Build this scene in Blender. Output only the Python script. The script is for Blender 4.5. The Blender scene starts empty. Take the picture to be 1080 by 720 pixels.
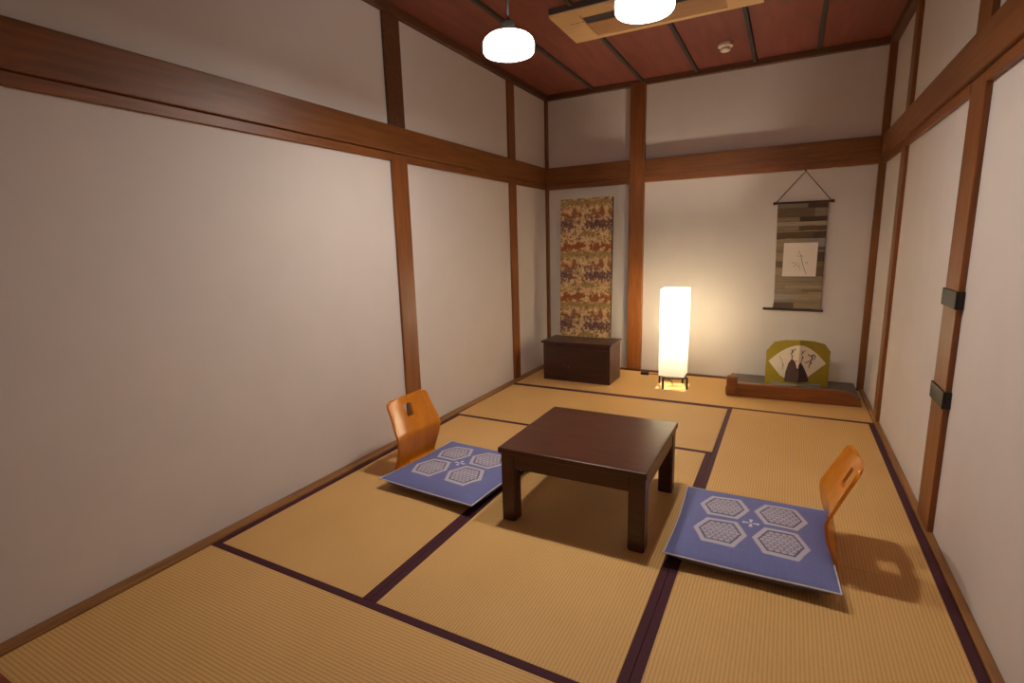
import bpy, bmesh, math, random
from mathutils import Vector, Matrix, noise as mnoise
random.seed(4)
PI = math.pi
sc = bpy.context.scene
COL = sc.collection

# ------------------------------------------------------------------ helpers
def srgb(r, g, b):
    def f(c):
        c /= 255.0
        return c / 12.92 if c <= 0.04045 else ((c + 0.055) / 1.055) ** 2.4
    return (f(r), f(g), f(b), 1.0)

def new_mat(name):
    m = bpy.data.materials.new(name); m.use_nodes = True
    nt = m.node_tree
    b = nt.nodes['Principled BSDF']
    return m, nt, b

def nd(nt, kind, **kw):
    n = nt.nodes.new(kind)
    for k, v in kw.items():
        if k in n.inputs: n.inputs[k].default_value = v
        else: setattr(n, k, v)
    return n

def plain(name, col, rough=0.5, metal=0.0, var=0.06, scale=30, spec=0.5, bump=0.0):
    m, nt, b = new_mat(name)
    tc = nd(nt, 'ShaderNodeTexCoord')
    no = nd(nt, 'ShaderNodeTexNoise', Scale=scale, Detail=4.0)
    nt.links.new(tc.outputs['Object'], no.inputs['Vector'])
    cr = nd(nt, 'ShaderNodeValToRGB')
    cr.color_ramp.elements[0].position = 0.3; cr.color_ramp.elements[1].position = 0.7
    cr.color_ramp.elements[0].color = tuple(c * (1 - var) for c in col[:3]) + (1,)
    cr.color_ramp.elements[1].color = tuple(min(1, c * (1 + var)) for c in col[:3]) + (1,)
    nt.links.new(no.outputs['Fac'], cr.inputs['Fac'])
    nt.links.new(cr.outputs['Color'], b.inputs['Base Color'])
    b.inputs['Roughness'].default_value = rough
    b.inputs['Metallic'].default_value = metal
    b.inputs['Specular IOR Level'].default_value = spec
    if bump:
        bp = nd(nt, 'ShaderNodeBump', Strength=bump, Distance=0.002)
        nt.links.new(no.outputs['Fac'], bp.inputs['Height'])
        nt.links.new(bp.outputs['Normal'], b.inputs['Normal'])
    return m

def wood(name, dark, light, axis='X', rough=0.45, stretch=14, scale=3.0, spec=0.4):
    m, nt, b = new_mat(name)
    tc = nd(nt, 'ShaderNodeTexCoord')
    mp = nd(nt, 'ShaderNodeMapping')
    s = [stretch] * 3; s['XYZ'.index(axis)] = 1.0
    mp.inputs['Scale'].default_value = s
    nt.links.new(tc.outputs['Object'], mp.inputs['Vector'])
    no = nd(nt, 'ShaderNodeTexNoise', Scale=scale, Detail=6.0, Roughness=0.6, Distortion=0.6)
    nt.links.new(mp.outputs['Vector'], no.inputs['Vector'])
    cr = nd(nt, 'ShaderNodeValToRGB')
    cr.color_ramp.elements[0].position = 0.32; cr.color_ramp.elements[1].position = 0.68
    cr.color_ramp.elements[0].color = dark; cr.color_ramp.elements[1].color = light
    nt.links.new(no.outputs['Fac'], cr.inputs['Fac'])
    nt.links.new(cr.outputs['Color'], b.inputs['Base Color'])
    b.inputs['Roughness'].default_value = rough
    b.inputs['Specular IOR Level'].default_value = spec
    bp = nd(nt, 'ShaderNodeBump', Strength=0.12, Distance=0.002)
    nt.links.new(no.outputs['Fac'], bp.inputs['Height'])
    nt.links.new(bp.outputs['Normal'], b.inputs['Normal'])
    return m

def emit(name, col, strength):
    m, nt, b = new_mat(name)
    b.inputs['Base Color'].default_value = col
    b.inputs['Emission Color'].default_value = col
    b.inputs['Emission Strength'].default_value = strength
    b.inputs['Roughness'].default_value = 0.3
    return m

def box(bm, lo, hi, bev=0.0, seg=2):
    v = bmesh.ops.create_cube(bm, size=1.0)['verts']
    for q in v:
        q.co = Vector([lo[i] + (q.co[i] + 0.5) * (hi[i] - lo[i]) for i in range(3)])
    if bev:
        es = list({e for q in v for e in q.link_edges})
        bmesh.ops.bevel(bm, geom=es, offset=bev, segments=seg, affect='EDGES', profile=0.5)

def lathe(bm, prof, n=48, c=(0, 0, 0)):
    rings = []
    for r, z in prof:
        if r < 1e-6: rings.append([bm.verts.new((c[0], c[1], c[2] + z))])
        else: rings.append([bm.verts.new((c[0] + r * math.cos(2 * PI * k / n), c[1] + r * math.sin(2 * PI * k / n), c[2] + z)) for k in range(n)])
    for a, b in zip(rings, rings[1:]):
        for k in range(n):
            k2 = (k + 1) % n
            if len(a) == 1 and len(b) == 1: continue
            if len(a) == 1: bm.faces.new((a[0], b[k], b[k2]))
            elif len(b) == 1: bm.faces.new((a[k], a[k2], b[0]))
            else: bm.faces.new((a[k], a[k2], b[k2], b[k]))

def tube(bm, pts, r, n=8, closed=False):
    pts = [Vector(p) for p in pts]; rings = []
    m = len(pts)
    for i, p in enumerate(pts):
        if closed: t = pts[(i + 1) % m] - pts[i - 1]
        else: t = pts[min(i + 1, m - 1)] - pts[max(i - 1, 0)]
        t.normalize()
        a = t.cross(Vector((0, 0, 1)))
        if a.length < 1e-3: a = t.cross(Vector((0, 1, 0)))
        a.normalize(); b = t.cross(a)
        rr = r[i] if isinstance(r, (list, tuple)) else r
        rings.append([bm.verts.new(p + rr * (math.cos(2 * PI * k / n) * a + math.sin(2 * PI * k / n) * b)) for k in range(n)])
    rng = range(m) if closed else range(m - 1)
    for i in rng:
        a, b = rings[i], rings[(i + 1) % m]
        for k in range(n):
            bm.faces.new((a[k], a[(k + 1) % n], b[(k + 1) % n], b[k]))
    if not closed:
        bm.faces.new(rings[0][::-1]); bm.faces.new(rings[-1])

def prism(bm, pts, d):
    """polygon pts (3D, planar) extruded along vector d"""
    d = Vector(d)
    a = [bm.verts.new(Vector(p)) for p in pts]; b = [bm.verts.new(Vector(p) + d) for p in pts]
    n = len(a)
    bm.faces.new(a[::-1]); bm.faces.new(b)
    for k in range(n): bm.faces.new((a[k], a[(k + 1) % n], b[(k + 1) % n], b[k]))

def obj(name, bm, mat, parent=None, loc=None, smooth=False, autos=None):
    """link one mesh object; vertices are in world coordinates (or the parent's local ones), loc = the object's origin"""
    bmesh.ops.recalc_face_normals(bm, faces=bm.faces[:])
    me = bpy.data.meshes.new(name)
    if loc is not None:
        bmesh.ops.translate(bm, verts=bm.verts[:], vec=-Vector(loc))
    bm.to_mesh(me); bm.free()
    if smooth:
        for p in me.polygons: p.use_smooth = True
    if autos:
        for p in me.polygons: p.use_smooth = True
        me.set_sharp_from_angle(angle=math.radians(autos))
    o = bpy.data.objects.new(name, me); COL.objects.link(o)
    if loc is not None: o.location = loc
    if mat: me.materials.append(mat)
    if parent: o.parent = parent
    return o

def tag(o, label, cat=None, group=None, kind=None):
    o['label'] = label
    if cat: o['category'] = cat
    if group: o['group'] = group
    if kind: o['kind'] = kind
    return o

def empty(name, loc, rotz=0.0):
    o = bpy.data.objects.new(name, None); COL.objects.link(o)
    o.location = loc; o.rotation_euler = (0, 0, rotz); o.empty_display_size = 0.1
    return o

def copy_tree(o):
    c = o.copy(); COL.objects.link(c)
    for ch in list(o.children):
        d = ch.copy(); COL.objects.link(d); d.parent = c
        for g in ch.children:
            e = g.copy(); COL.objects.link(e); e.parent = d
    return c

def B(*boxes, bev=0.0):
    bm = bmesh.new()
    for lo, hi in boxes: box(bm, lo, hi, bev)
    return bm

def struct(name, bm, mat, label, cat='wall', **kw):
    o = obj(name, bm, mat, **kw)
    return tag(o, label, cat, kind='structure')

# ------------------------------------------------------------------ materials
WALLC = srgb(214, 205, 199)
M = {}
M['plaster'] = plain('plaster', WALLC, 0.9, var=0.015, scale=6, spec=0.2)
for ax in 'XYZ':
    M['post' + ax] = wood('post_wood_' + ax, srgb(108, 60, 24), srgb(138, 81, 35), ax, 0.42)
    M['beam' + ax] = wood('beam_wood_' + ax, srgb(101, 58, 22), srgb(129, 77, 32), ax, 0.42)
    M['sill' + ax] = wood('sill_wood_' + ax, srgb(120, 78, 40), srgb(164, 114, 64), ax, 0.5)
M['cornice'] = wood('cornice_wood', srgb(80, 48, 28), srgb(100, 62, 36), 'X', 0.5)
M['corniceY'] = wood('cornice_wood_Y', srgb(80, 48, 28), srgb(100, 62, 36), 'Y', 0.5)
M['ceil'] = wood('ceiling_wood', srgb(106, 52, 38), srgb(126, 65, 49), 'Y', 0.55, stretch=8, scale=2.0)
M['batten'] = wood('batten_wood', srgb(48, 42, 36), srgb(64, 56, 47), 'Y', 0.6)
M['hall'] = wood('hall_floor_wood', srgb(90, 50, 28), srgb(120, 70, 40), 'X', 0.4)
M['sillred'] = wood('threshold_wood', srgb(112, 50, 22), srgb(146, 74, 36), 'X', 0.4)
M['board'] = wood('under_floor_board', srgb(120, 90, 60), srgb(140, 108, 74), 'X', 0.8)
M['cloth_border'] = plain('mat_border_cloth', srgb(74, 38, 46), 0.75, var=0.12, scale=180, spec=0.2, bump=0.2)
M['darkwood'] = wood('table_wood', srgb(62, 34, 24), srgb(84, 46, 32), 'X', 0.3, stretch=10, scale=4, spec=0.5)
M['chestwood'] = wood('chest_wood', srgb(50, 28, 24), srgb(66, 36, 30), 'X', 0.35)
M['black'] = plain('black_lacquer', srgb(30, 24, 22), 0.45, var=0.1)
M['iron'] = plain('iron', srgb(52, 46, 42), 0.5, metal=0.6, var=0.25, scale=60)
M['brass'] = plain('brass', srgb(150, 90, 60), 0.35, metal=0.8)
M['ply'] = wood('bent_plywood', srgb(192, 110, 20), srgb(210, 127, 30), 'Z', 0.22, stretch=9, scale=3, spec=0.5)
M['plyedge'] = wood('plywood_seat', srgb(180, 106, 38), srgb(200, 124, 48), 'X', 0.35)
M['white'] = plain('white_cotton', srgb(205, 200, 205), 0.8, var=0.03, spec=0.2)
M['plastic'] = plain('white_plastic', srgb(225, 205, 185), 0.4, var=0.02)
M['beige'] = wood('beige_panel', srgb(214, 172, 118), srgb(226, 186, 132), 'X', 0.5, stretch=10, scale=2)
M['beige2'] = wood('tan_grille', srgb(168, 124, 80), srgb(184, 138, 92), 'X', 0.5, stretch=10, scale=2)
M['slot'] = plain('dark_slot', srgb(56, 46, 42), 0.7)
M['log'] = wood('log_rail_wood', srgb(112, 62, 26), srgb(140, 82, 38), 'X', 0.4)
M['slate'] = wood('grey_board_wood', srgb(78, 68, 64), srgb(96, 84, 78), 'X', 0.5)
M['paper'] = plain('ivory_paper', srgb(232, 218, 196), 0.85, var=0.02, spec=0.1)
M['paper2'] = plain('white_paper', srgb(228, 216, 206), 0.85, var=0.01, spec=0.1)
M['ink'] = plain('black_ink', srgb(40, 30, 28), 0.8, var=0.2)
M['inkbrown'] = plain('brown_ink', srgb(72, 48, 44), 0.8, var=0.25, scale=120)
M['inkgrey'] = plain('grey_ink', srgb(120, 100, 92), 0.8)
M['olive'] = plain('olive_gold_board', srgb(158, 138, 36), 0.45, metal=0.15, var=0.08, scale=20)
M['steelblue'] = plain('blue_grey_strip', srgb(150, 158, 162), 0.3, metal=0.3, var=0.05)
M['cord'] = plain('dark_cord', srgb(52, 34, 28), 0.8)
M['pend'] = emit('opal_glass_lit', (1.0, 0.92, 0.83, 1), 8.0)
M['added_light_disc'] = emit('added_disc_glow', (1.0, 0.92, 0.83, 1), 560.0)  # strong glow for the disc added below each pendant shade
M['bulb'] = emit('lit_bulb', (1.0, 0.89, 0.70, 1), 520.0)

def tatami(name, along):
    """igusa rush weave: ridges run along the given axis"""
    m, nt, b = new_mat(name)
    tc = nd(nt, 'ShaderNodeTexCoord')
    sp = nd(nt, 'ShaderNodeSeparateXYZ'); nt.links.new(tc.outputs['Object'], sp.inputs[0])
    acr = sp.outputs['Y' if along == 'X' else 'X']
    # slow wander so the ridges are not ruler straight
    wn = nd(nt, 'ShaderNodeTexNoise', Scale=5.0, Detail=2.0); nt.links.new(tc.outputs['Object'], wn.inputs['Vector'])
    w = nd(nt, 'ShaderNodeMath', operation='MULTIPLY_ADD'); w.inputs[1].default_value = 0.004
    nt.links.new(wn.outputs['Fac'], w.inputs[0]); nt.links.new(acr, w.inputs[2])
    f = nd(nt, 'ShaderNodeMath', operation='MULTIPLY'); f.inputs[1].default_value = 2 * PI / 0.0118
    nt.links.new(w.outputs[0], f.inputs[0])
    s = nd(nt, 'ShaderNodeMath', operation='SINE'); nt.links.new(f.outputs[0], s.inputs[0])
    h = nd(nt, 'ShaderNodeMapRange'); h.inputs['From Min'].default_value = -1; h.inputs['From Max'].default_value = 1
    nt.links.new(s.outputs[0], h.inputs['Value'])
    # rush-to-rush tint
    mp = nd(nt, 'ShaderNodeMapping'); mp.inputs['Scale'].default_value = (60, 260, 1) if along == 'Y' else (260, 60, 1)
    nt.links.new(tc.outputs['Object'], mp.inputs['Vector'])
    n2 = nd(nt, 'ShaderNodeTexNoise', Scale=1.0, Detail=3.0); nt.links.new(mp.outputs['Vector'], n2.inputs['Vector'])
    n3 = nd(nt, 'ShaderNodeTexNoise', Scale=2.2, Detail=3.0); nt.links.new(tc.outputs['Object'], n3.inputs['Vector'])
    mixf = nd(nt, 'ShaderNodeMath', operation='MULTIPLY_ADD'); mixf.inputs[1].default_value = 0.5
    nt.links.new(n2.outputs['Fac'], mixf.inputs[0])
    hm = nd(nt, 'ShaderNodeMath', operation='MULTIPLY'); hm.inputs[1].default_value = 0.5
    nt.links.new(h.outputs['Result'], hm.inputs[0]); nt.links.new(hm.outputs[0], mixf.inputs[2])
    cr = nd(nt, 'ShaderNodeValToRGB')
    cr.color_ramp.elements[0].position = 0.12; cr.color_ramp.elements[1].position = 0.62
    cr.color_ramp.elements[0].color = srgb(194, 149, 88); cr.color_ramp.elements[1].color = srgb(220, 176, 112)
    nt.links.new(mixf.outputs[0], cr.inputs['Fac'])
    mx = nd(nt, 'ShaderNodeMix', data_type='RGBA', blend_type='MULTIPLY')
    cr2 = nd(nt, 'ShaderNodeValToRGB')
    cr2.color_ramp.elements[0].position = 0.3; cr2.color_ramp.elements[1].position = 0.7
    cr2.color_ramp.elements[0].color = (0.93, 0.91, 0.87, 1); cr2.color_ramp.elements[1].color = (1, 1, 1, 1)
    nt.links.new(n3.outputs['Fac'], cr2.inputs['Fac'])
    mx.inputs['Factor'].default_value = 1.0
    nt.links.new(cr.outputs['Color'], mx.inputs[6]); nt.links.new(cr2.outputs['Color'], mx.inputs[7])
    nt.links.new(mx.outputs[2], b.inputs['Base Color'])
    b.inputs['Roughness'].default_value = 0.6; b.inputs['Specular IOR Level'].default_value = 0.25
    bp = nd(nt, 'ShaderNodeBump', Strength=0.42, Distance=0.0012)
    nt.links.new(h.outputs['Result'], bp.inputs['Height']); nt.links.new(bp.outputs['Normal'], b.inputs['Normal'])
    return m
M['tatX'] = tatami('tatami_rush_across', 'X'); M['tatY'] = tatami('tatami_rush_along', 'Y')

def attr_mat(name, rough=0.8, spec=0.2, bump=None):
    m, nt, b = new_mat(name)
    at = nd(nt, 'ShaderNodeVertexColor'); at.layer_name = 'Col'
    nt.links.new(at.outputs['Color'], b.inputs['Base Color'])
    b.inputs['Roughness'].default_value = rough; b.inputs['Specular IOR Level'].default_value = spec
    if bump:
        tc = nd(nt, 'ShaderNodeTexCoord'); no = nd(nt, 'ShaderNodeTexNoise', Scale=bump, Detail=2.0)
        nt.links.new(tc.outputs['Object'], no.inputs['Vector'])
        bp = nd(nt, 'ShaderNodeBump', Strength=0.25, Distance=0.001)
        nt.links.new(no.outputs['Fac'], bp.inputs['Height']); nt.links.new(bp.outputs['Normal'], b.inputs['Normal'])
    return m
M['cushion'] = attr_mat('woven_cushion_cloth', 0.75, 0.2, 400)
M['brocade'] = attr_mat('brocade_cloth', 0.55, 0.3, 300)
M['striped'] = attr_mat('striped_silk', 0.7, 0.2, 300)

def paint(o, fn):
    """colour the cloth's woven pattern per vertex: fn(local co) -> linear rgb"""
    me = o.data
    ca = me.color_attributes.new('Col', 'FLOAT_COLOR', 'POINT')
    for i, v in enumerate(me.vertices):
        c = fn(v.co); ca.data[i].color = (c[0], c[1], c[2], 1.0)

# ------------------------------------------------------------------ room dimensions
XL, XR, YB, YF = -0.065, 2.672, 3.645, -2.3     # wall planes
ZB, ZT, ZC = 1.726, 1.9225, 2.54                # nageshi bottom / top, cornice underside
ZCEIL = 2.585

struct('floor', B(((-0.3, YF, -0.12), (2.9, YB + 0.1, -0.04))), M['board'], 'wooden floor boards under the straw mats', 'floor')
struct('wall_left', B(((XL - 0.1, YF, -0.04), (XL, YB + 0.1, 2.7))), M['plaster'], 'long white plaster wall on the left', 'wall')
struct('wall_right', B(((XR, YF, -0.04), (XR + 0.1, YB + 0.1, 2.7))), M['plaster'], 'white plaster wall on the right', 'wall')
struct('wall_back', B(((XL, YB, -0.04), (XR, YB + 0.1, 2.7))), M['plaster'], 'white plaster back wall behind the lamp and scroll', 'wall')
struct('wall_front', B(((XL, YF - 0.1, -0.04), (XR, YF, 2.7))), M['plaster'], 'white wall at the near end behind the viewer', 'wall')
struct('ceiling', B(((XL, YF, ZCEIL), (XR, YB, ZCEIL + 0.1))), M['ceil'], 'reddish brown boarded wooden ceiling', 'ceiling')
struct('floor_hall', B(((XL, YF, -0.04), (XR, -0.885, 0.0))), M['hall'], 'dark wooden floor outside the near threshold', 'floor')
struct('trim_1', B(((XL, -0.883, -0.04), (XR, -0.7285, 0.006)), bev=0.004), M['sillred'], 'reddish wooden threshold beam at the near edge of the mats', 'threshold')

tn = [1]
def trim(bm, mat, label, cat='post', **kw):
    tn[0] += 1
    return struct('trim_%d' % tn[0], bm, mat, label, cat, **kw)

# sills between the mats and the walls
struct('baseboard_left', B(((XL, -0.728, -0.04), (-0.002, 1.343, 0.008)), ((XL, 1.343, -0.04), (-0.002, 2.83, 0.008)), ((XL, 2.83, -0.04), (-0.002, 3.612, 0.008)), bev=0.003),
       M['sillY'], 'narrow wooden floor sill along the left wall', 'sill')
struct('baseboard_right', B(((2.643, -0.728, -0.04), (XR, 3.612, 0.008)), bev=0.003), M['sillY'], 'narrow wooden floor sill along the right wall', 'sill')
struct('baseboard_back', B(((XL, 3.614, -0.04), (XR, YB, 0.008)), bev=0.003), M['beamX'], 'narrow dark wooden floor sill along the back wall', 'sill')

# posts, lower and upper
E_ = 0.003
trim(B(((XL, 1.347, 0.0085), (-0.048, 1.492, 1.768)), bev=E_), M['postZ'], 'wide wooden post on the left wall behind the left chair', loc=(-0.05, 1.42, 0))
trim(B(((XL, 1.347, ZT + 0.001), (-0.048, 1.492, ZC + 0.02)), bev=E_), M['cornice'], 'dark upper post on the left wall under the ceiling, nearest the viewer')
trim(B(((XL, 2.845, 0.0085), (-0.048, 2.963, 1.768)), bev=E_), M['postZ'], 'wooden post on the left wall near the back corner', loc=(-0.05, 2.9, 0))
trim(B(((XL, 2.845, ZT + 0.001), (-0.048, 2.963, ZC + 0.02)), bev=E_), M['postZ'], 'upper post on the left wall near the back corner, under the ceiling', loc=(-0.05, 2.9, 2))
trim(B(((XL, 3.606, 0.0085), (-0.038, YB, ZC + 0.02)), bev=E_), M['beamZ'], 'thin brown post in the back left corner')
trim(B(((0.768, 3.598, 0.0085), (0.9, YB, ZC + 0.02)), bev=E_), M['postZ'], 'wooden post on the back wall between chest and paper lamp', loc=(0.8, 3.6, 0))
trim(B(((2.625, 3.606, 0.0085), (XR, YB, ZC + 0.02)), bev=E_), M['beamZ'], 'thin brown post in the back right corner')
trim(B(((2.651, 2.775, 0.0085), (XR, 2.895, 1.768)), bev=E_), M['postZ'], 'slim wooden post on the right wall near the back corner', loc=(2.65, 2.8, 0))
trim(B(((2.651, 2.775, ZT + 0.001), (XR, 2.895, ZC + 0.02)), bev=E_), M['postZ'], 'upper post on the right wall near the back corner', loc=(2.65, 2.8, 2))
post_r = trim(B(((2.651, 1.32, 0.0085), (XR, 1.505, 1.768)), bev=E_), M['postZ'], 'wooden post on the right wall carrying two black brackets', loc=(2.65, 1.4, 0))
trim(B(((2.651, 1.36, ZT + 0.001), (XR, 1.53, ZC + 0.02)), bev=E_), M['beamZ'], 'dark upper post on the right wall nearest the viewer', loc=(2.65, 1.4, 2))

# nageshi: the deep rail, and the recessed kamoi board below it
trim(B(((XL, YF, 1.77), (-0.03, 3.5755, ZT)), bev=0.004), M['beamY'], 'wide brown rail along the left wall', 'beam', loc=(0, 0, 1.8))
trim(B(((XL, YF, ZB), (-0.0485, 1.3465, 1.7695)), ((XL, 1.4925, ZB), (-0.0485, 2.8445, 1.7695)), ((XL, 2.9635, ZB), (-0.0485, 3.6055, 1.7695)), bev=0.002), M['postY'], 'lower lintel strip under the left wall rail', 'beam', loc=(0, 0.3, 1.7))
trim(B(((2.632, YF, 1.77), (XR, 3.5755, ZT)), bev=0.004), M['beamY'], 'wide brown rail along the right wall', 'beam', loc=(2.6, 0, 1.8))
trim(B(((2.6495, YF, ZB), (XR, 1.3195, 1.7695)), ((2.6495, 1.5055, ZB), (XR, 2.7745, 1.7695)), ((2.6495, 2.8955, ZB), (XR, 3.6055, 1.7695)), bev=0.002), M['postY'], 'lower lintel strip under the right wall rail', 'beam', loc=(2.6, 0.3, 1.7))
trim(B(((XL + 0.0275, 3.576, 1.77), (0.7675, YB, ZT)), ((0.9005, 3.6, 1.77), (2.6245, YB, ZT)), bev=0.003), M['beamX'], 'wide brown rail along the back wall', 'beam', loc=(0, 3.6, 1.8))
trim(B(((-0.0375, 3.6, ZB), (0.7675, YB, 1.7695)), ((0.9005, 3.606, ZB), (2.6245, YB, 1.7695)), bev=0.002), M['postX'], 'lower lintel strip under the back wall rail', 'beam', loc=(0.3, 3.6, 1.7))

# cornice under the ceiling and the ceiling battens
trim(B(((XL, YF, ZC), (-0.02, 3.6, ZCEIL)), bev=0.003), M['corniceY'], 'brown cornice along the top of the left wall', 'cornice')
trim(B(((2.62, YF, ZC), (XR, 3.6, ZCEIL)), bev=0.003), M['corniceY'], 'brown cornice along the top of the right wall', 'cornice')
trim(B(((XL, 3.6, ZC), (XR, YB, ZCEIL)), bev=0.003), M['cornice'], 'brown cornice along the top of the back wall', 'cornice')
names = ['leftmost ceiling batten, left of the hanging lamps', 'second ceiling batten from the left, ending above the back post', 'middle ceiling batten crossing behind the air conditioner',
         'ceiling batten just right of the smoke detector', 'rightmost ceiling batten, near the right wall']
for x, l in zip((0.42, 0.866, 1.317, 1.753, 2.182), names):
    bm = bmesh.new()
    if 0.72 < x < 1.86:
        box(bm, (x - 0.013, YF, ZCEIL - 0.02), (x + 0.013, 1.93, ZCEIL), 0.003); box(bm, (x - 0.013, 2.43, ZCEIL - 0.02), (x + 0.013, 3.6, ZCEIL), 0.003)
    else: box(bm, (x - 0.013, YF, ZCEIL - 0.02), (x + 0.013, 3.6, ZCEIL), 0.003)
    trim(bm, M['batten'], l, 'batten', loc=(x, 0, ZCEIL))

# ------------------------------------------------------------------ tatami mats
BX, DX, CY, EY = 0.855, 1.758, 1.812, 2.734
G = 'straw mats covering the floor'
def mat(x0, x1, y0, y1, along, label, bl=0.03, bh=0.03):
    """bl / bh: border cloth width on the low and high long side"""
    g = 0.0006; t = -0.038
    x0 += g; x1 -= g; y0 += g; y1 -= g
    lo = [x0, y0, t]; hi = [x1, y1, 0.0]
    k = 1 if along == 'X' else 0
    a = lo[k]; b = hi[k]
    loc = ((x0 + x1) / 2, (y0 + y1) / 2, 0)
    l2, h2 = lo[:], hi[:]
    l2[k] = a + bl; h2[k] = b - bh
    o = obj('tatami_mat', B((l2, h2), bev=0.001), M['tat' + along], loc=loc)
    tag(o, label, 'mat', G)
    for lo_, hi_ in ((a, a + bl), (b - bh, b)):
        if hi_ - lo_ < 0.001: continue
        l3, h3 = lo[:], hi[:]
        l3[k] = lo_; h3[k] = hi_; h3[2] = 0.0012
        bm = B((l3, h3), bev=0.001)
        bmesh.ops.translate(bm, verts=bm.verts[:], vec=-Vector(loc))
        obj('border', bm, M['cloth_border'], o)
    return o
mat(0, DX, -0.728, 0, 'X', 'straw mat lying crosswise in the near left foreground', bl=0)
mat(0, BX, 0, CY, 'Y', 'straw mat beside the left wall, under the left chair and cushion')
mat(BX, DX, 0, CY, 'Y', 'straw mat in the middle, under the low dark table')
mat(0, DX, CY, EY, 'X', 'straw mat lying crosswise behind the low table', bh=0.024)
mat(DX, 2.64, 0.92, EY, 'Y', 'straw mat along the right wall, behind the right cushion')
mat(DX, 2.64, -0.728, 0.92, 'Y', 'straw mat in the near right foreground, in front of the right cushion')
mat(0, 2.64, EY, 3.613, 'X', 'straw mat along the back wall, under the chest and paper lamp')

# ------------------------------------------------------------------ low table
t = empty('low_table', (1.33, 0.985, 0))
tag(t, 'low square dark brown wooden table standing in the middle of the mats', 'table')
def L(bm, c):
    bmesh.ops.translate(bm, verts=bm.verts[:], vec=-Vector(c)); return bm
tc_ = (1.33, 0.985, 0)
obj('tabletop', L(B(((1.004, 0.672, 0.315), (1.656, 1.305, 0.342)), bev=0.004), tc_), M['darkwood'], t)
x0, x1, y0, y1, lw = 1.014, 1.648, 0.68, 1.297, 0.066
for a, b in ((x0, y0), (x1 - lw, y0), (x0, y1 - lw), (x1 - lw, y1 - lw)):
    bm = bmesh.new(); box(bm, (a, b, 0.0015), (a + lw, b + lw, 0.3145))
    es = [e for e in bm.edges if abs((e.verts[0].co - e.verts[1].co).z) > 0.1]
    bmesh.ops.bevel(bm, geom=es, offset=0.006, segments=3, affect='EDGES')
    obj('leg', L(bm, tc_), M['darkwood'], t)
for lo, hi in (((x0 + lw, y0 + .003, 0.25), (x1 - lw, y0 + 0.025, 0.3145)), ((x0 + lw, y1 - 0.025, 0.25), (x1 - lw, y1 - .003, 0.3145)),
               ((x0 + .003, y0 + lw, 0.25), (x0 + 0.025, y1 - lw, 0.3145)), ((x1 - 0.025, y0 + lw, 0.25), (x1 - .003, y1 - lw, 0.3145))):
    obj('apron', L(B((lo, hi), bev=0.002), tc_), M['darkwood'], t)

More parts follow.
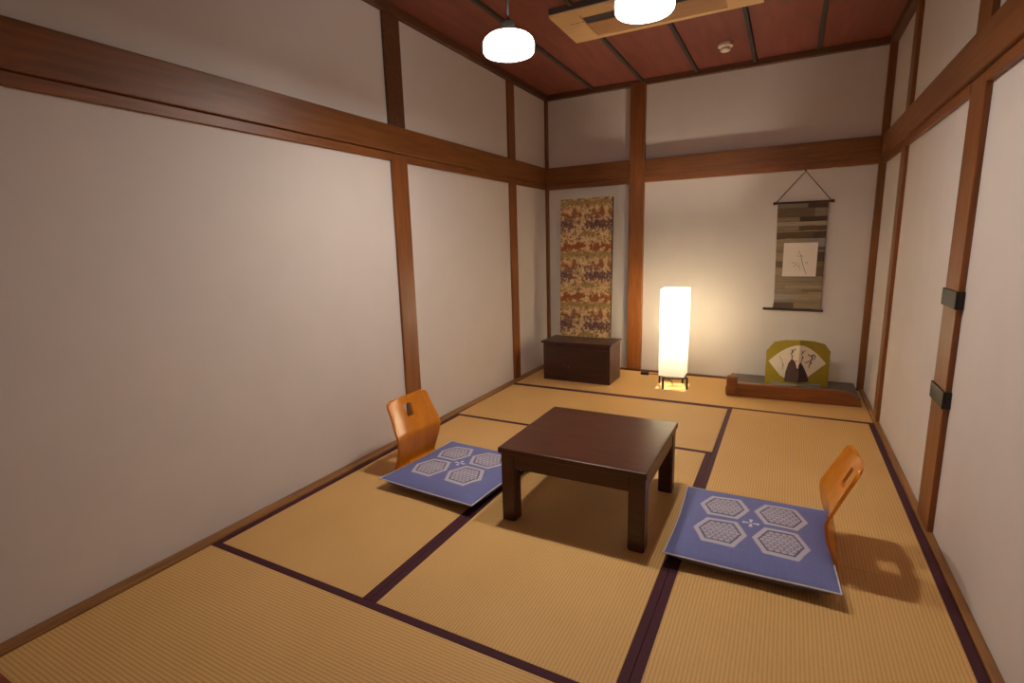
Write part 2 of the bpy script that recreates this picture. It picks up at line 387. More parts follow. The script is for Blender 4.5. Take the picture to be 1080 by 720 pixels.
# ------------------------------------------------------------------ legless chairs (bent plywood)
def chair_meshes():
    """local: sitter faces +x, back at x = 0, y across"""
    TH = 0.011
    # profile (x, z) along the length, back panel only
    prof = [(0.012, 0.012)]
    for k in range(1, 7):
        a = k / 6 * PI / 2
        prof.append((0.012 - 0.036 * math.sin(a), 0.012 + 0.036 * (1 - math.cos(a))))
    K0, K1 = (-0.024, 0.048), (0.0, 0.208)
    for k in range(1, 8): f = k / 9; prof.append((K0[0] + (K1[0] - K0[0]) * f, K0[1] + (K1[1] - K0[1]) * f))
    # the kink, a tight bend
    top = (-0.084, 0.394)
    d0 = Vector((K1[0] - K0[0], K1[1] - K0[1])).normalized(); d1 = Vector((top[0] - K1[0], top[1] - K1[1])).normalized()
    k1 = Vector(K1); p0 = k1 - d0 * 0.012; p2 = k1 + d1 * 0.012
    for k in range(6):
        f = k / 5; q = p0 * (1 - f) ** 2 + k1 * 2 * f * (1 - f) + p2 * f * f; prof.append((q.x, q.y))
    tv = Vector(top)
    for k in range(1, 41):
        f = k / 40; q = p2 + (tv - p2) * f; prof.append((q.x, q.y))
    # arc length
    s = [0]
    for a, b in zip(prof, prof[1:]): s.append(s[-1] + math.hypot(a[0] - b[0], a[1] - b[1]))
    S = s[-1]
    NV = 36
    bm = bmesh.new(); rows = []
    for i, (px, pz) in enumerate(prof):
        z = pz
        w = 0.165 + 0.016 * math.exp(-((z - 0.22) / 0.07) ** 2)          # bulge at the kink
        dt = S - s[i]; R_ = 0.04
        if dt < R_: w = w - R_ + math.sqrt(max(0.0, R_ * R_ - (R_ - dt) ** 2))
        cur = 0.026 * min(1, max(0, (z - 0.02) / 0.13))                    # sideways hollow
        j0, j1 = max(0, i - 1), min(len(prof) - 1, i + 1)
        tx, tz = prof[j1][0] - prof[j0][0], prof[j1][1] - prof[j0][1]; l = math.hypot(tx, tz)
        nx, nz = tz / l, -tx / l
        row = []
        for k in range(NV + 1):
            v = -1 + 2 * k / NV
            o_ = cur * (v * v)
            row.append(bm.verts.new((px + nx * o_, w * v, pz + nz * o_)))
        rows.append(row)
    for a, b in zip(rows, rows[1:]):
        for k in range(NV): bm.faces.new((a[k], a[k + 1], b[k + 1], b[k]))
    bmesh.ops.recalc_face_normals(bm, faces=bm.faces[:])
    me = bpy.data.meshes.new('backrest'); bm.to_mesh(me); bm.free()
    o = bpy.data.objects.new('tmp', me); COL.objects.link(o)
    sm = o.modifiers.new('s', 'SOLIDIFY'); sm.thickness = TH; sm.offset = -1
    # the hand hole
    c = bmesh.new()
    pts = []
    hw, hz0, hz1 = 0.033, 0.285, 0.357
    for (cx, cz, a0) in ((hw - 0.01, hz1 - 0.012, 0), (-hw + 0.01, hz1 - 0.012, 90), (-hw + 0.016, hz0 + 0.014, 180), (hw - 0.016, hz0 + 0.014, 270)):
        for q in range(5):
            a = math.radians(a0 + q * 22.5); pts.append((-0.3, cx + 0.010 * math.cos(a), cz + 0.012 * math.sin(a)))
    prism(c, pts, (0.5, 0, 0)); bmesh.ops.recalc_face_normals(c, faces=c.faces[:])
    cme = bpy.data.meshes.new('cut'); c.to_mesh(cme); c.free()
    co = bpy.data.objects.new('cut', cme); COL.objects.link(co)
    bo = o.modifiers.new('b', 'BOOLEAN'); bo.operation = 'DIFFERENCE'; bo.object = co; bo.solver = 'EXACT'
    dg = bpy.context.evaluated_depsgraph_get()
    back = bpy.data.meshes.new_from_object(o.evaluated_get(dg))
    bpy.data.objects.remove(o); bpy.data.objects.remove(co)
    for p in back.polygons: p.use_smooth = True
    back.set_sharp_from_angle(angle=math.radians(40))
    back.materials.clear(); back.materials.append(M['ply'])
    # seat board
    bm = bmesh.new()
    pts = []
    for (cx, cy, a0) in ((0.40, 0.13, 0), (0.0132, 0.165, None), (0.0132, -0.165, None), (0.40, -0.13, 270)):
        if a0 is None: pts.append((cx, cy, 0.0015))
        else:
            for q in range(7):
                a = math.radians(a0 + q * 15); pts.append((cx + 0.04 * math.cos(a), cy + 0.042 * math.sin(a), 0.0015))
    prism(bm, pts, (0, 0, 0.0105))
    bmesh.ops.recalc_face_normals(bm, faces=bm.faces[:])
    seat = bpy.data.meshes.new('seat'); bm.to_mesh(seat); bm.free(); seat.materials.append(M['plyedge'])
    return back, seat
back_me, seat_me = chair_meshes()
def chair(loc, rz, label):
    r = empty('legless_chair', loc, rz)
    tag(r, label, 'chair', 'bent plywood floor chairs')
    for n, me in (('backrest', back_me), ('seat', seat_me)):
        o = bpy.data.objects.new(n, me); COL.objects.link(o); o.parent = r
    return r
chair((0.300, 0.985, 0), math.radians(-2), 'orange bent plywood legless chair backing onto the left wall')
chair((2.286, 0.99, 0), PI, 'orange bent plywood legless chair on the right, seen edge on by the right wall')

# ------------------------------------------------------------------ floor cushions
HX, HY = 0.283, 0.297
def hexd(x, y, w, h):
    """signed size of a hexagon pointing along x: <1 inside"""
    x = abs(x) / w; y = abs(y) / h
    return max(y, x + 0.42 * y)
C_BLUE = srgb(104, 108, 156); C_BLUE2 = srgb(118, 120, 166); C_PALE = srgb(182, 174, 186); C_DARK = srgb(88, 86, 108); C_GREY = srgb(136, 130, 146)
def cushion_col(co):
    x, y = co.x, co.y
    n = mnoise.noise(Vector((x * 12, y * 120, 0))) * 0.5 + mnoise.noise(Vector((x * 120, y * 12, 5))) * 0.5
    f = 0.5 + 0.5 * n
    base = tuple(C_BLUE[i] * (1 - f) + C_BLUE2[i] * f for i in range(3))
    # greyer cross-shaped ground behind the four hexagons
    if abs(x) < 0.20 and abs(y) < 0.20: base = tuple(base[i] * 0.8 + srgb(112, 108, 136)[i] * 0.2 for i in range(3))
    for cx in (-0.107, 0.107):
        for cy in (-0.104, 0.104):
            d = hexd(x - cx, y - cy, 0.099, 0.092)
            if d < 1.0:
                if d > 0.80: return C_PALE
                if d > 0.73: return C_DARK
                u = (x - cx) / 0.022; v = (y - cy) / 0.022
                a = (u + v * 0.577) % 1.0; b = (v * 1.155) % 1.0; c = (u - v * 0.577) % 1.0
                line = min(min(a, 1 - a), min(b, 1 - b), min(c, 1 - c))
                return C_PALE if line < 0.09 else (C_GREY if line < 0.27 else C_DARK)
    ax, ay = abs(x), abs(y)
    r = math.hypot(x, y)
    if r < 0.03 and r > 0.005:
        a = math.degrees(math.atan2(y, x)) % 90
        if min(a, 90 - a) < 17 - 300 * (r - 0.012) and r < 0.03: return srgb(206, 202, 212)
    return base
def cushion_mesh():
    N = 210; ZE = 0.049
    bm = bmesh.new()
    def pos(s_, t_, side):
        x = s_ * HX * (1 - 0.02 * (1 - t_ * t_) + 0.012 * s_ * s_ * t_ * t_)
        y = t_ * HY * (1 - 0.02 * (1 - s_ * s_) + 0.012 * s_ * s_ * t_ * t_)
        q = max(0.0, (1 - s_ ** 4) * (1 - t_ ** 4))
        e = ZE + 0.004 * s_ * s_ * t_ * t_ + 0.002 * math.sin(3 * s_ + 1.3 * t_)
        if side > 0: z = e + 0.036 * q ** 0.7 + 0.0015 * math.sin(9 * s_) * math.sin(7 * t_) * q
        else: z = e - 0.0305 * min(1, 2.6 * q) ** 0.5 * (e - 0.0125) / 0.0305
        return (x, y, z)
    top = [[bm.verts.new(pos(-1 + 2 * i / N, -1 + 2 * j / N, 1)) for j in range(N + 1)] for i in range(N + 1)]
    for i in range(N):
        for j in range(N): bm.faces.new((top[i][j], top[i + 1][j], top[i + 1][j + 1], top[i][j + 1]))
    K = 30
    bot = [[None] * (K + 1) for _ in range(K + 1)]
    st = N // K
    for i in range(K + 1):
        for j in range(K + 1):
            if i in (0, K) or j in (0, K): bot[i][j] = top[i * st][j * st]
            else: bot[i][j] = bm.verts.new(pos(-1 + 2 * i / K, -1 + 2 * j / K, -1))
    for i in range(K):
        for j in range(K): bm.faces.new((bot[i][j], bot[i][j + 1], bot[i + 1][j + 1], bot[i + 1][j]))
    edge = [pos(-1 + 2 * k / 40, -1, 1) for k in range(40)] + [pos(1, -1 + 2 * k / 40, 1) for k in range(40)] + \
           [pos(1 - 2 * k / 40, 1, 1) for k in range(40)] + [pos(-1, 1 - 2 * k / 40, 1) for k in range(40)]
    return bm, edge
def cushion(loc, rz, label, thread=False):
    bm, edge = cushion_mesh()
    o = obj('floor_cushion', bm, M['cushion'], smooth=True)
    paint(o, cushion_col)
    bm = bmesh.new(); tube(bm, edge, 0.0032, 6, closed=True)
    # loose corner threads
    for sx, sy in (((1, -1),) if thread else ()):
        e = Vector((sx * HX * 0.96, sy * HY * 1.0, 0.05)); tube(bm, [e, e + Vector((0.004 * sx, 0.006 * sy, -0.008)), e + Vector((0.004 * sx, 0.008 * sy, -0.022))], 0.0018, 6)
    p = obj('piping', bm, M['white'], o, smooth=True)
    p['label'] = 'white piped edge with a loose thread' if thread else 'white piped edge'
    o.location = loc; o.rotation_euler = (0, 0, rz)
    return tag(o, label, 'cushion', 'blue floor cushions')
# slight turn of the left one
cl_ = cushion((0.612, 0.948, 0.0), math.radians(-4.0), 'blue square floor cushion with hexagons, left of the table by the left chair')
cl_.scale = (1.015, 0.985, 1)
cushion((2.012, 0.945, 0.0), math.radians(1.0), 'blue square floor cushion with hexagons, right of the table on the right chair', True)

# ------------------------------------------------------------------ chest
c = empty('wooden_chest', (0.48, 3.14, 0)); cc = (0.48, 3.14, 0)
tag(c, 'low dark reddish brown wooden chest on the mat in the back left corner', 'chest')
obj('body', L(B(((0.172, 2.987, 0.0015), (0.792, 3.30, 0.338)), bev=0.003), cc), M['chestwood'], c)
obj('lid', L(B(((0.156, 2.968, 0.3385), (0.806, 3.305, 0.356)), bev=0.004), cc), M['chestwood'], c)
d = obj('drawer', L(B(((0.197, 2.981, 0.05), (0.767, 2.9865, 0.296)), bev=0.002), cc), M['chestwood'], c)
for kx in (0.384, 0.418):
    bm = bmesh.new(); bmesh.ops.create_uvsphere(bm, u_segments=16, v_segments=10, radius=0.006)
    bmesh.ops.scale(bm, vec=(1, 0.8, 1), verts=bm.verts[:])
    bmesh.ops.translate(bm, verts=bm.verts[:], vec=Vector((kx, 2.977, 0.147 if kx < 0.4 else 0.138)) - Vector(cc))
    obj('knob', bm, M['brass'], d, smooth=True)

# ------------------------------------------------------------------ brocade panel standing on the chest
PERX = 0.454
def tile_noise(u, v, f, seed, per):
    a = mnoise.noise(Vector((u * f, v * f, seed))); b = mnoise.noise(Vector((u * f, (v - per) * f, seed)))
    t_ = (v % per) / per
    a = mnoise.noise(Vector((u * f, (v % per) * f, seed))); b = mnoise.noise(Vector((u * f, ((v % per) - per) * f, seed)))
    return a * (1 - t_) + b * t_
def brocade_col(co):
    u, v = co.x, co.z + 10 * PERX - 0.82
    N_ = lambda f, sd: tile_noise(u, v, f, sd, PERX)
    t_ = 1 - (v % PERX) / PERX                      # 0 at the rust clouds, growing downwards
    w, w2, w3, w4 = N_(10, 3), N_(24, 7), N_(48, 11), N_(85, 15)
    cream = srgb(214, 174, 124); olive = srgb(156, 130, 76); rust = srgb(146, 84, 44); mauve = srgb(128, 92, 84); plum = srgb(92, 62, 64); pale = srgb(234, 204, 158); brown = srgb(120, 78, 44)
    def mix(a, b, f):
        f = max(0.0, min(1.0, f)); return tuple(a[i] * (1 - f) + b[i] * f for i in range(3))
    col = mix(cream, olive, 0.5 + 1.6 * w2 + 1.2 * w3)
    col = mix(col, brown, 1.6 * w4 - 0.25)
    st = math.sin((u * 30 + v * 22 + 6 * w2 + 5 * w) * 2.2)
    col = mix(col, pale, (st - 0.35) * 1.6 + w3)
    def band(c, wd): 
        d = abs(t_ - c); d = min(d, 1 - d); return 1 - d / wd
    def gap(x, wx): return min(1.0, abs(u - x) / wx)
    f = band(0.15, 0.09) + 1.0 * w3; col = mix(col, olive, 1.3 * f)
    f = band(0.36, 0.13) * gap(0.0, 0.09) + 1.5 * w2 + 0.9 * w3 - 0.3; col = mix(col, rust, 1.6 * f)
    f = band(0.56, 0.20) * gap(-0.06, 0.08) + 1.2 * w2 + 1.3 * w3 - 0.2; col = mix(col, mauve, 1.7 * f)
    f = band(0.58, 0.17) * gap(-0.05, 0.14) + 1.2 * w3 + 1.6 * w4 - 0.35; col = mix(col, plum, 1.8 * f)
    f = band(0.74, 0.06) * (1 - gap(0.02, 0.10)) + 0.5 * w3; col = mix(col, olive, 2.0 * f)
    f = band(0.0, 0.105) * gap(0.02, 0.06) + 0.9 * w2 + 0.8 * w3 - 0.22; col = mix(col, rust, 2.6 * f)
    if w4 > 0.36 and w3 > -0.1: col = mix(col, plum, 0.8)
    return col
bp_ = empty('brocade_panel', (0.46, 3.29, 0.3565))
bp_.rotation_euler = (math.radians(-2.0), 0, 0)
tag(bp_, 'tall board covered in gold and rust brocade, standing on the wooden chest', 'panel')
bm = bmesh.new(); nx, nz = 120, 300; PW, PH = 0.242, 1.243
g = [[bm.verts.new((-PW + 2 * PW * i / nx, -0.0152, PH * j / nz)) for j in range(nz + 1)] for i in range(nx + 1)]
for i in range(nx):
    for j in range(nz): bm.faces.new((g[i][j], g[i + 1][j], g[i + 1][j + 1], g[i][j + 1]))
e = bmesh.ops.extrude_face_region(bm, geom=bm.faces[:])
bmesh.ops.translate(bm, verts=[q for q in e['geom'] if isinstance(q, bmesh.types.BMVert)], vec=(0, 0.0028, 0))
fc = obj('brocade_cover', bm, M['brocade'], bp_); paint(fc, brocade_col)
bk = obj('backing_board', B(((-PW - 0.001, -0.0122, 0.0), (PW + 0.002, 0.012, PH)), bev=0.002), M['black'], bp_)

# ------------------------------------------------------------------ paper floor lamp
fl = empty('floor_lamp', (1.283, 3.17, 0)); 
tag(fl, 'square white paper floor lamp, lit, on the mat in front of the back wall', 'lamp')
SW, Z0, Z1 = 0.101, 0.108, 0.826
m, nt, b = new_mat('lit_paper')
b.inputs['Base Color'].default_value = (0.90, 0.87, 0.79, 1)
b.inputs['Roughness'].default_value = 0.9
tr = nd(nt, 'ShaderNodeBsdfTranslucent'); tr.inputs['Color'].default_value = (0.46, 0.43, 0.35, 1)
mxs = nd(nt, 'ShaderNodeMixShader'); mxs.inputs[0].default_value = 0.6
nt.links.new(b.outputs[0], mxs.inputs[1]); nt.links.new(tr.outputs[0], mxs.inputs[2])
out = [n for n in nt.nodes if n.type == 'OUTPUT_MATERIAL'][0]; nt.links.new(mxs.outputs[0], out.inputs['Surface'])
b.inputs['Emission Color'].default_value = (1.0, 0.88, 0.66, 1); b.inputs['Emission Strength'].default_value = 0.35
M['litpaper'] = m
bm = bmesh.new()
r = 0.008
ring = []
for cx, cy, a0 in ((SW - r, SW - r, 0), (-SW + r, SW - r, 90), (-SW + r, -SW + r, 180), (SW - r, -SW + r, 270)):
    for q in range(5):
        a = math.radians(a0 + q * 22.5); ring.append((cx + r * math.cos(a), cy + r * math.sin(a)))
n = len(ring)
rows = [[bm.verts.new((x, y, Z0 + (Z1 - Z0) * k / 8)) for x, y in ring] for k in range(9)]
for a, b_ in zip(rows, rows[1:]):
    for k in range(n): bm.faces.new((a[k], a[(k + 1) % n], b_[(k + 1) % n], b_[k]))
obj('lamp_shade', bm, M['litpaper'], fl, autos=40)
# black stand: two crossed bars and four legs, turned against the shade
st = obj('stand', None or (lambda bm: (box(bm, (-0.102, -0.102, 0.088), (0.102, -0.088, 0.1), 0.002), box(bm, (-0.102, 0.088, 0.088), (0.102, 0.102, 0.1), 0.002),
     box(bm, (-0.102, -0.0875, 0.088), (-0.088, 0.0875, 0.1), 0.002), box(bm, (0.088, -0.0875, 0.088), (0.102, 0.0875, 0.1), 0.002), box(bm, (-0.0875, -0.007, 0.089), (0.0875, 0.007, 0.099), 0.001), bm)[-1])(bmesh.new()), M['black'], fl)
st.rotation_euler = (0, 0, math.radians(20))
for sx in (-1, 1):
    for sy in (-1, 1):
        obj('leg', B(((sx * 0.096 - 0.0075, sy * 0.096 - 0.0075, 0.0015), (sx * 0.096 + 0.0075, sy * 0.096 + 0.0075, 0.0875)), bev=0.002), M['black'], st)
bm = bmesh.new(); lathe(bm, [(0.014, 0.1), (0.016, 0.16), (0.014, 0.46), (0.014, 0.5)], 20); lathe(bm, [(0.0, 0.098), (0.022, 0.099), (0.022, 0.104), (0.0, 0.105)], 24)
obj('socket', bm, M['black'], fl, smooth=True)
bm = bmesh.new(); lathe(bm, [(0.014, 0.502), (0.016, 0.52), (0.03, 0.56), (0.034, 0.60), (0.028, 0.635), (0.012, 0.652), (0, 0.655)], 24)
obj('bulb', bm, M['bulb'], fl, smooth=True)

# small black cord adapter on the floor
ad = empty('cord_adapter', (0.975, 3.47, 0)); tag(ad, 'small black cord adapter on the mat beside the back post', 'adapter')
obj('body', B(((-0.036, -0.02, 0.0015), (0.036, 0.02, 0.026)), bev=0.006), M['black'], ad, autos=40)
bm = bmesh.new(); tube(bm, [(0.03, 0, 0.012), (0.06, 0.03, 0.006), (0.12, 0.03, 0.005), (0.2, -0.05, 0.005), (0.27, -0.16, 0.006), (0.3, -0.26, 0.006)], 0.003, 8)
obj('cord', bm, M['black'], ad, smooth=True)

# ------------------------------------------------------------------ hanging scroll
hs = empty('hanging_scroll', (2.157, 3.632, 1.05)); hc = Vector((2.157, 3.632, 1.05))
tag(hs, 'brown striped cloth scroll with a white square, hanging on the back wall', 'scroll')
NX, NZ = 90, 260
ZT_, ZB_ = 1.470, 0.633
rowsd = []
zz = 0.0; rr = random.Random(12)
pal = [srgb(106, 92, 78), srgb(120, 104, 82), srgb(88, 72, 54), srgb(132, 120, 102), srgb(98, 94, 92), srgb(112, 96, 76), srgb(76, 58, 44), srgb(116, 110, 106), srgb(60, 46, 38), srgb(124, 108, 86)]
while zz < 0.9:
    h = rr.choice((0.012, 0.02, 0.035, 0.05, 0.07)); sp_ = rr.choice((-1, 0.25, 0.45, 0.6, 0.75, 2)); rowsd.append((zz, zz + h, sp_, rr.choice(pal), rr.choice(pal))); zz += h
def strip_col(co):
    z = co.z + hc.z - ZB_ + 0.004 * mnoise.noise(Vector((co.x * 12, co.z * 3, 1)))
    u = (co.x + 0.17) / 0.34
    for a, b2, s_, c1, c2 in rowsd:
        if a <= z < b2:
            c_ = c1 if u < s_ else c2
            k = 1.35 + 0.3 * mnoise.noise(Vector((co.x * 8, co.z * 160, 3)))
            if z - a < 0.004: k *= 0.6
            return tuple(q * k for q in c_[:3])
    return pal[0][:3]
bm = bmesh.new(); grid = []
for j in range(NZ + 1):
    f = j / NZ; z = ZB_ + (ZT_ - ZB_) * f
    xl = 1.998 + (1.977 - 1.998) * min(1, f * 1.0) ; xr = 2.333 + (2.330 - 2.333) * f
    if f < 0.12: xl -= 0.01 * (1 - f / 0.12) ** 2
    y = 3.629 - 0.012 * math.sin(f * PI) * 0.3 - 0.006 * (1 - f)
    grid.append([bm.verts.new((xl + (xr - xl) * i / NX, y - 0.002 * math.sin(PI * i / NX), z)) for i in range(NX + 1)])
for a, b2 in zip(grid, grid[1:]):
    for i in range(NX): bm.faces.new((a[i], a[i + 1], b2[i + 1], b2[i]))
ex = bmesh.ops.extrude_face_region(bm, geom=bm.faces[:])
bmesh.ops.translate(bm, verts=[q for q in ex['geom'] if isinstance(q, bmesh.types.BMVert)], vec=(0, 0.002, 0))
so = obj('cloth', L(bm, hc), M['striped'], hs, autos=50); paint(so, strip_col)
bm = bmesh.new(); tube(bm, [(1.951, 3.63, 1.480), (2.36, 3.63, 1.478)], 0.0085, 12); 
for x, z in ((1.952, 1.48), (2.36, 1.478)): tube(bm, [(x - 0.008, 3.63, z), (x + 0.008, 3.63, z)], 0.012, 12)
obj('top_rod', L(bm, hc), M['darkwood'], hs, autos=40)
bm = bmesh.new(); tube(bm, [(1.915, 3.622, 0.628), (1.98, 3.622, 0.627), (2.352, 3.622, 0.622)], 0.0095, 12)
obj('bottom_rod', L(bm, hc), M['cord'], hs, autos=40)
bm = bmesh.new(); tube(bm, [(1.965, 3.63, 1.487), (2.158, 3.634, 1.717), (2.345, 3.63, 1.485)], 0.0032, 8)
obj('hanging_cord', L(bm, hc), M['cord'], hs)
bm = bmesh.new(); tube(bm, [(2.158, 3.6445, 1.721), (2.158, 3.628, 1.721)], 0.003, 8); tube(bm, [(2.158, 3.63, 1.721), (2.158, 3.626, 1.721)], 0.006, 10)
obj('nail', L(bm, hc), M['iron'], hs)
pp = obj('paper_square', L(B(((2.042, 3.6185, 0.897), (2.281, 3.6215, 1.165)), bev=0.0005), hc), M['paper2'], hs)
bm = bmesh.new()
def stroke(bm, pts, r, y): tube(bm, [(x, y, z) for x, z in pts], r, 6)
YS = 3.6175
for pts, r in (([(2.152, 1.105), (2.156, 1.09), (2.15, 1.075)], .002), ([(2.14, 1.06), (2.165, 1.058), (2.19, 1.06)], .0018), ([(2.165, 1.075), (2.172, 1.04), (2.186, 0.985), (2.214, 0.915)], .0022),
               ([(2.105, 1.005), (2.125, 1.008), (2.135, 0.99)], .002), ([(2.145, 1.012), (2.14, 0.985), (2.158, 0.978)], .002), ([(2.165, 1.0), (2.16, 0.968), (2.172, 0.957)], .0018),
               ([(2.2, 1.005), (2.214, 1.01), (2.218, 0.998)], .002), ([(2.12, 0.985), (2.13, 0.972)], .0016)):
    stroke(bm, pts, r, YS)
obj('ink_drawing', L(bm, hc), M['inkgrey'], pp)

# ------------------------------------------------------------------ raised display board in the corner
al = empty('display_board', (2.15, 3.3, 0)); ac = Vector((2.15, 3.3, 0))
tag(al, 'low raised grey board with a log front rail in the back right corner', 'shelf')
obj('board', L(B(((1.70, 3.125, 0.0015), (2.60, 3.597, 0.055)), bev=0.003), ac), M['slate'], al)
# log rail: rounded profile, its right end worn down in a curve
bm = bmesh.new(); ringsr = []
for k in range(41):
    f = k / 40; x = 1.788 + (2.607 - 1.788) * f
    y0_ = 3.056 + 0.046 * f
    h = 0.107; q = (x - 2.44) / 0.167
    if q > 0: h = 0.02 + 0.087 * math.sqrt(max(0.0, 1 - min(1, q) ** 2.2))
    r_ = min(0.012, h * 0.4); w = 0.062
    sec = [(0, 0.0015), (w, 0.0015)]
    for a in range(0, 91, 15): sec.append((w - r_ + r_ * math.cos(math.radians(a)), h - r_ + r_ * math.sin(math.radians(a))))
    for a in range(90, 181, 15): sec.append((r_ + r_ * math.cos(math.radians(a)), h - r_ + r_ * math.sin(math.radians(a))))
    ringsr.append([bm.verts.new((x, y0_ + yy, zz_)) for yy, zz_ in sec])
for a, b2 in zip(ringsr, ringsr[1:]):
    n = len(a)
    for k in range(n): bm.faces.new((a[k], a[(k + 1) % n], b2[(k + 1) % n], b2[k]))
bm.faces.new(ringsr[0]); bm.faces.new(ringsr[-1][::-1])
obj('front_rail', L(bm, ac), M['log'], al, autos=40)
bm = bmesh.new(); box(bm, (1.711, 3.04, 0.0015), (1.787, 3.124, 0.158), 0.012, 3)
obj('end_post', L(bm, ac), M['log'], al, autos=50)

# ------------------------------------------------------------------ small folding fan screen
A0, A1, A2 = Vector((1.972, 3.332, 0.0555)), Vector((2.2, 3.28, 0.0555)), Vector((2.412, 3.392, 0.0555))
fs = empty('fan_screen', A1)
tag(fs, 'small olive gold folding screen with a painted fan, on the grey display board', 'screen')
def on_panel(P, Q, u, z, off=0.0):
    d = (Q - P); n_ = Vector((d.y, -d.x, 0)).normalized()   # towards the viewer
    return P + d * u + Vector((0, 0, z)) + n_ * off
def panel(name, P, Q, pts, mat, off, th, parent):
    bm = bmesh.new()
    w = [on_panel(P, Q, u, z, off) - A1 for u, z in pts]
    d = (Q - P); n_ = Vector((d.y, -d.x, 0)).normalized()
    prism(bm, w, n_ * th)
    return obj(name, bm, mat, parent)
lpts = [(0, 0.0), (1, 0.0), (1, 0.378), (0.55, 0.366), (0.22, 0.346), (0.0, 0.272)]
rpts = [(0, 0.0), (1, 0.0), (1, 0.282), (0.80, 0.342), (0.45, 0.366), (0.0, 0.378)]
pl_ = panel('screen_panel', A0, A1, lpts, M['olive'], -0.010, 0.010, fs)
pr_ = panel('screen_panel', A1, A2, rpts, M['olive'], -0.010, 0.010, fs)
# fan: apex below the middle, arc above
def fan_half(side):
    top = []; bot = []
    for k in range(13):
        f = k / 12
        u = f if side > 0 else 1 - f                   # 0 at the fold
        z = 0.180 + 0.162 * math.sqrt(max(0, 1 - (0.94 * f) ** 2 * 0.98)) - 0.0
        z = 0.338 - 0.148 * (f ** 1.7)
        top.append((u * 1.0 if side > 0 else 1 - f * 0.92, z) if side < 0 else (f * 0.88, 0.338 - 0.150 * f ** 1.7))
    tip = top[-1]
    if side < 0: b2 = [(0.46, 0.085), (0.62, 0.066), (0.8, 0.056), (1.0, 0.052)]
    else: b2 = [(0.36, 0.092), (0.25, 0.07), (0.12, 0.058), (0.0, 0.052)]
    return top + b2
fL = panel('fan_painting', A0, A1, fan_half(-1)[::-1], M['paper'], 0.0004, 0.0012, pl_)
fR = panel('fan_painting', A1, A2, fan_half(1)[::-1], M['paper'], 0.0004, 0.0012, pr_)
# two robed figures in brown ink, black brushwork beside them
O2 = 0.0018
panel('ink_figure', A0, A1, [(0.60, 0.04), (1.0, 0.04), (1.0, 0.155), (0.96, 0.155), (0.92, 0.19), (0.86, 0.215), (0.77, 0.22), (0.70, 0.19), (0.63, 0.12)], M['inkbrown'], O2, 0.0006, pl_)
panel('ink_figure', A1, A2, [(0.0, 0.04), (0.36, 0.05), (0.30, 0.10), (0.18, 0.16), (0.06, 0.205), (0.0, 0.18)], M['inkbrown'], O2, 0.0006, pr_)
def brush(P, Q, lst, par, mat=M['ink']):
    bm = bmesh.new()
    for pts, r in lst:
        tube(bm, [on_panel(P, Q, u, z, O2) - A1 for u, z in pts], r, 6)
    obj('brush_stroke', bm, mat, par)
brush(A0, A1, [([(0.80, 0.215), (0.80, 0.25), (0.76, 0.265), (0.82, 0.285)], .0045), ([(0.80, 0.285), (0.86, 0.305), (0.90, 0.30)], .003), ([(0.80, 0.22), (0.88, 0.205), (0.95, 0.215)], .003), ([(0.78, 0.30), (0.80, 0.275)], .003)], pl_)
brush(A0, A1, [([(0.42, 0.24), (0.50, 0.20), (0.57, 0.16)], .0015), ([(0.52, 0.19), (0.55, 0.13)], .0015)], pl_, M['inkgrey'])
brush(A1, A2, [([(0.08, 0.205), (0.10, 0.24), (0.07, 0.27), (0.13, 0.29)], .003), ([(0.06, 0.30), (0.10, 0.275), (0.19, 0.30)], .002), ([(0.12, 0.25), (0.09, 0.22)], .003)], pr_)
brush(A1, A2, [([(0.28, 0.265), (0.36, 0.25), (0.46, 0.262), (0.52, 0.245), (0.47, 0.22)], .0038), ([(0.42, 0.255), (0.40, 0.22), (0.36, 0.19), (0.33, 0.16)], .003), ([(0.20, 0.2), (0.28, 0.205), (0.38, 0.215), (0.44, 0.235)], .003), ([(0.35, 0.185), (0.42, 0.20)], .003)], pr_)
# glossy blue-grey foot strip
bm = bmesh.new()
prism(bm, [Vector(p) - A1 for p in ((2.01, 3.296, 0.0565), (2.195, 3.25, 0.0565), (2.36, 3.337, 0.0565), (2.36, 3.343, 0.075), (2.195, 3.257, 0.08), (2.01, 3.308, 0.077))][:3] + [Vector(p) - A1 for p in ((2.345, 3.345, 0.0565), (2.196, 3.266, 0.0565), (2.02, 3.308, 0.0565))], (0, 0, 0.028))
o = obj('foot_strip', bm, M['steelblue'], fs); o['label'] = 'glossy blue grey foot strip'

# ------------------------------------------------------------------ black brackets on the right post
for z0, lab in ((0.925, 'upper black iron bracket wrapped around the right wall post'), (0.535, 'lower black iron bracket wrapped around the right wall post')):
    bm = bmesh.new()
    box(bm, (2.643, 1.308, z0), (2.6505, 1.508, z0 + 0.068), 0.002)
    o = bmesh.new(); 
    br = obj('metal_bracket', bm, M['iron'], loc=(2.643, 1.41, z0)); o.free()
    bm = bmesh.new(); box(bm, (2.651, 1.3085, z0), (2.6715, 1.319, z0 + 0.068), 0.002)
    bmesh.ops.translate(bm, verts=bm.verts[:], vec=-Vector((2.643, 1.41, z0)))
    obj('side_plate', bm, M['iron'], br)
    tag(br, lab, 'bracket', 'brackets on the right post')

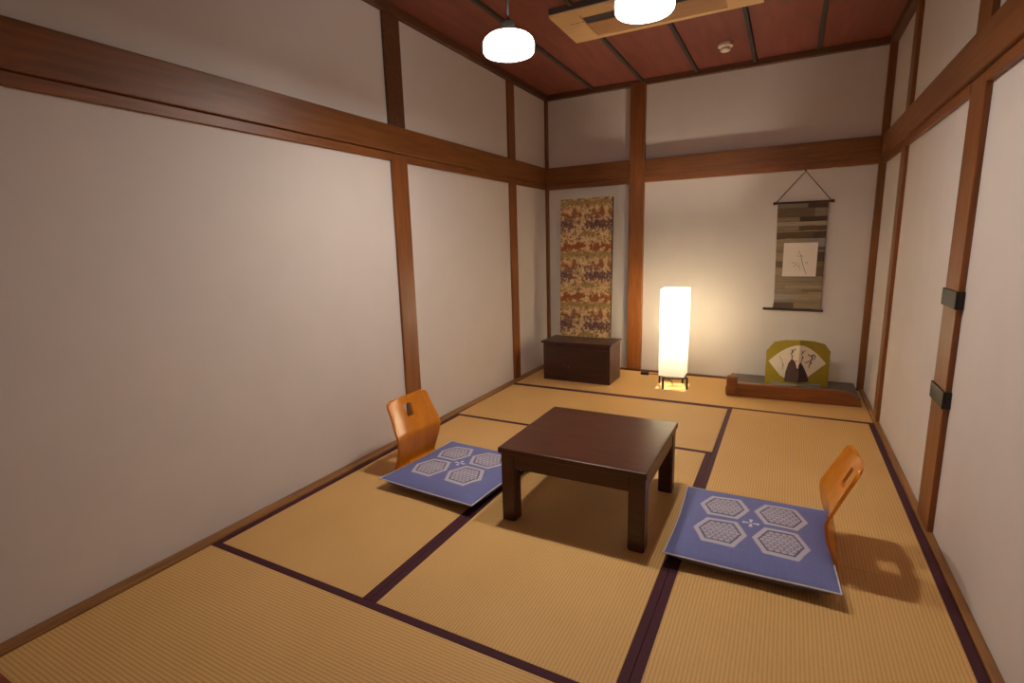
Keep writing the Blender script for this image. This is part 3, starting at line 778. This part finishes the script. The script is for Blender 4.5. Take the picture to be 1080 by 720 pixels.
# ------------------------------------------------------------------ pendant lamps
def pendant():
    r = empty('pendant_lamp', (0, 0, 0))
    prof = [(0.0, -0.038), (0.096, -0.038), (0.105, -0.035), (0.1105, -0.028), (0.112, -0.018), (0.112, 0.002), (0.110, 0.012), (0.104, 0.023), (0.09, 0.034), (0.065, 0.044), (0.024, 0.051)]
    bm = bmesh.new(); lathe(bm, prof, 48)
    obj('lamp_shade', bm, M['pend'], r, smooth=True)
    bm = bmesh.new(); lathe(bm, [(0.0, -0.0395), (0.032, -0.0395), (0.034, -0.0385), (0.0, -0.0385)], 48)
    obj('added_light_disc', bm, M['added_light_disc'], r)  # added glowing disc under the shade, sends light down and sharpens shadows
    bm = bmesh.new(); lathe(bm, [(0.0, 0.0525), (0.03, 0.0525), (0.032, 0.064), (0.028, 0.09), (0.014, 0.1), (0.0, 0.1)], 32)
    obj('lamp_holder', bm, M['iron'], r, autos=40)
    bm = bmesh.new(); tube(bm, [(0, 0, 0.1005), (0, 0, 0.4785)], 0.005, 10)
    obj('cord', bm, M['black'], r, smooth=True)
    bm = bmesh.new(); lathe(bm, [(0.0, 0.479), (0.03, 0.479), (0.045, 0.485), (0.05, 0.5125), (0.0, 0.5125)], 32)
    obj('ceiling_rose', bm, M['black'], r, autos=40)
    return r
p1 = pendant(); p2 = copy_tree(p1)
for p, loc, lab in ((p1, (0.94, 1.0, 2.068), 'lit white opal glass pendant lamp, the left one, hanging clear of the air conditioner'),
                    (p2, (1.532, 1.0, 2.108), 'lit white opal glass pendant lamp, the right one, hanging in front of the air conditioner')):
    p.location = loc; tag(p, lab, 'lamp', 'pendant lamps')
    for ch in p.children:
        if ch.name.startswith('ceiling_rose'): ch.location.z = ZCEIL - loc[2] - 0.5135
        if ch.name.startswith('cord'): ch.scale.z = 1.0; ch.location.z = 0.0

# ------------------------------------------------------------------ ceiling air conditioner
a = empty('ceiling_air_conditioner', (1.29, 2.18, ZCEIL)); aco = Vector((1.29, 2.18, ZCEIL))
tag(a, 'beige cassette air conditioner set into the wooden ceiling', 'air conditioner')
bm = bmesh.new()
X0, X1, Y0, Y1, ZP = 0.718, 1.862, 1.951, 2.415, 2.540
gx0, gx1, gy0, gy1 = 0.885, 1.675, 2.02, 2.375
for lo, hi in (((X0, Y0, ZP), (gx0, Y1, ZP + 0.016)), ((gx1, Y0, ZP), (X1, Y1, ZP + 0.016)), ((gx0, Y0, ZP), (gx1, gy0, ZP + 0.016)), ((gx0, gy1, ZP), (gx1, Y1, ZP + 0.016))):
    box(bm, lo, hi, 0.002)
obj('panel', L(bm, aco), M['beige'], a)
obj('housing', L(B(((X0 + 0.004, Y0 - 0.012, ZP + 0.0165), (X1 - 0.004, Y1 - 0.01, ZCEIL - 0.0005))), aco), M['slot'], a)
obj('grille', L(B(((gx0 + 0.001, 2.17, ZP + 0.006), (gx1 - 0.001, gy1 - 0.001, ZP + 0.014)), bev=0.001), aco), M['beige2'], a)
obj('louver', L(B(((gx0 + 0.004, 2.026, ZP + 0.004), (gx1 - 0.004, 2.066, ZP + 0.012)), bev=0.002), aco), M['beige'], a)
obj('outlet_slot', L(B(((gx0 + 0.001, 2.068, ZP + 0.008), (gx1 - 0.001, 2.169, ZP + 0.0155))), aco), M['slot'], a)
bm = bmesh.new()
for k, (w_, o_) in enumerate(((0.014, 0), (0.006, 0.004), (0.012, 0.001), (0.006, -0.003), (0.012, 0.001))):
    box(bm, (0.80 + 0.017 * k, 2.105 + o_, ZP - 0.0006), (0.80 + 0.017 * k + w_, 2.112 + o_, ZP - 0.0001))
obj('emblem', L(bm, aco), M['slot'], a)

# smoke detector
s = empty('smoke_detector', (1.586, 3.115, ZCEIL)); tag(s, 'small round white smoke detector on the ceiling', 'smoke detector')
bm = bmesh.new(); lathe(bm, [(0.0, -0.0005), (0.05, -0.0005), (0.053, -0.012), (0.05, -0.022), (0.038, -0.026), (0.0, -0.026)], 32)
obj('base', bm, M['plastic'], s, autos=40)
bm = bmesh.new(); lathe(bm, [(0.0, -0.0265), (0.03, -0.0265), (0.033, -0.034), (0.034, -0.046), (0.028, -0.052), (0.0, -0.053)], 32)
obj('sensor', bm, M['plastic'], s, autos=40)

# ------------------------------------------------------------------ world, camera, colour
w = bpy.data.worlds.new('World'); sc.world = w; w.use_nodes = True
w.node_tree.nodes['Background'].inputs[0].default_value = (0.9, 0.92, 1.0, 1)
w.node_tree.nodes['Background'].inputs[1].default_value = 0.3

cam = bpy.data.cameras.new('Camera'); co = bpy.data.objects.new('Camera', cam); COL.objects.link(co)
yaw, pit, rol = -0.4912, -0.1853, -0.0275
f = Vector((math.sin(yaw) * math.cos(pit), math.cos(yaw) * math.cos(pit), math.sin(pit)))
r0 = Vector((math.cos(yaw), -math.sin(yaw), 0)); u0 = r0.cross(f)
r = math.cos(rol) * r0 + math.sin(rol) * u0; u = -math.sin(rol) * r0 + math.cos(rol) * u0
mw = Matrix(((r.x, u.x, -f.x, 2.0786), (r.y, u.y, -f.y, -1.1732), (r.z, u.z, -f.z, 1.2107), (0, 0, 0, 1)))
co.matrix_world = mw
cam.sensor_width = 36; cam.lens = 543.552 / 1080 * 36; cam.clip_start = 0.02
sc.camera = co
vs = sc.view_settings
vs.view_transform = 'Standard'; vs.look = 'None'; vs.exposure = 0.82; vs.gamma = 1.0; vs.use_curve_mapping = False
sc.cycles.use_denoising = True
sc.cycles.max_bounces = 10; sc.cycles.diffuse_bounces = 6; sc.cycles.sample_clamp_indirect = 6
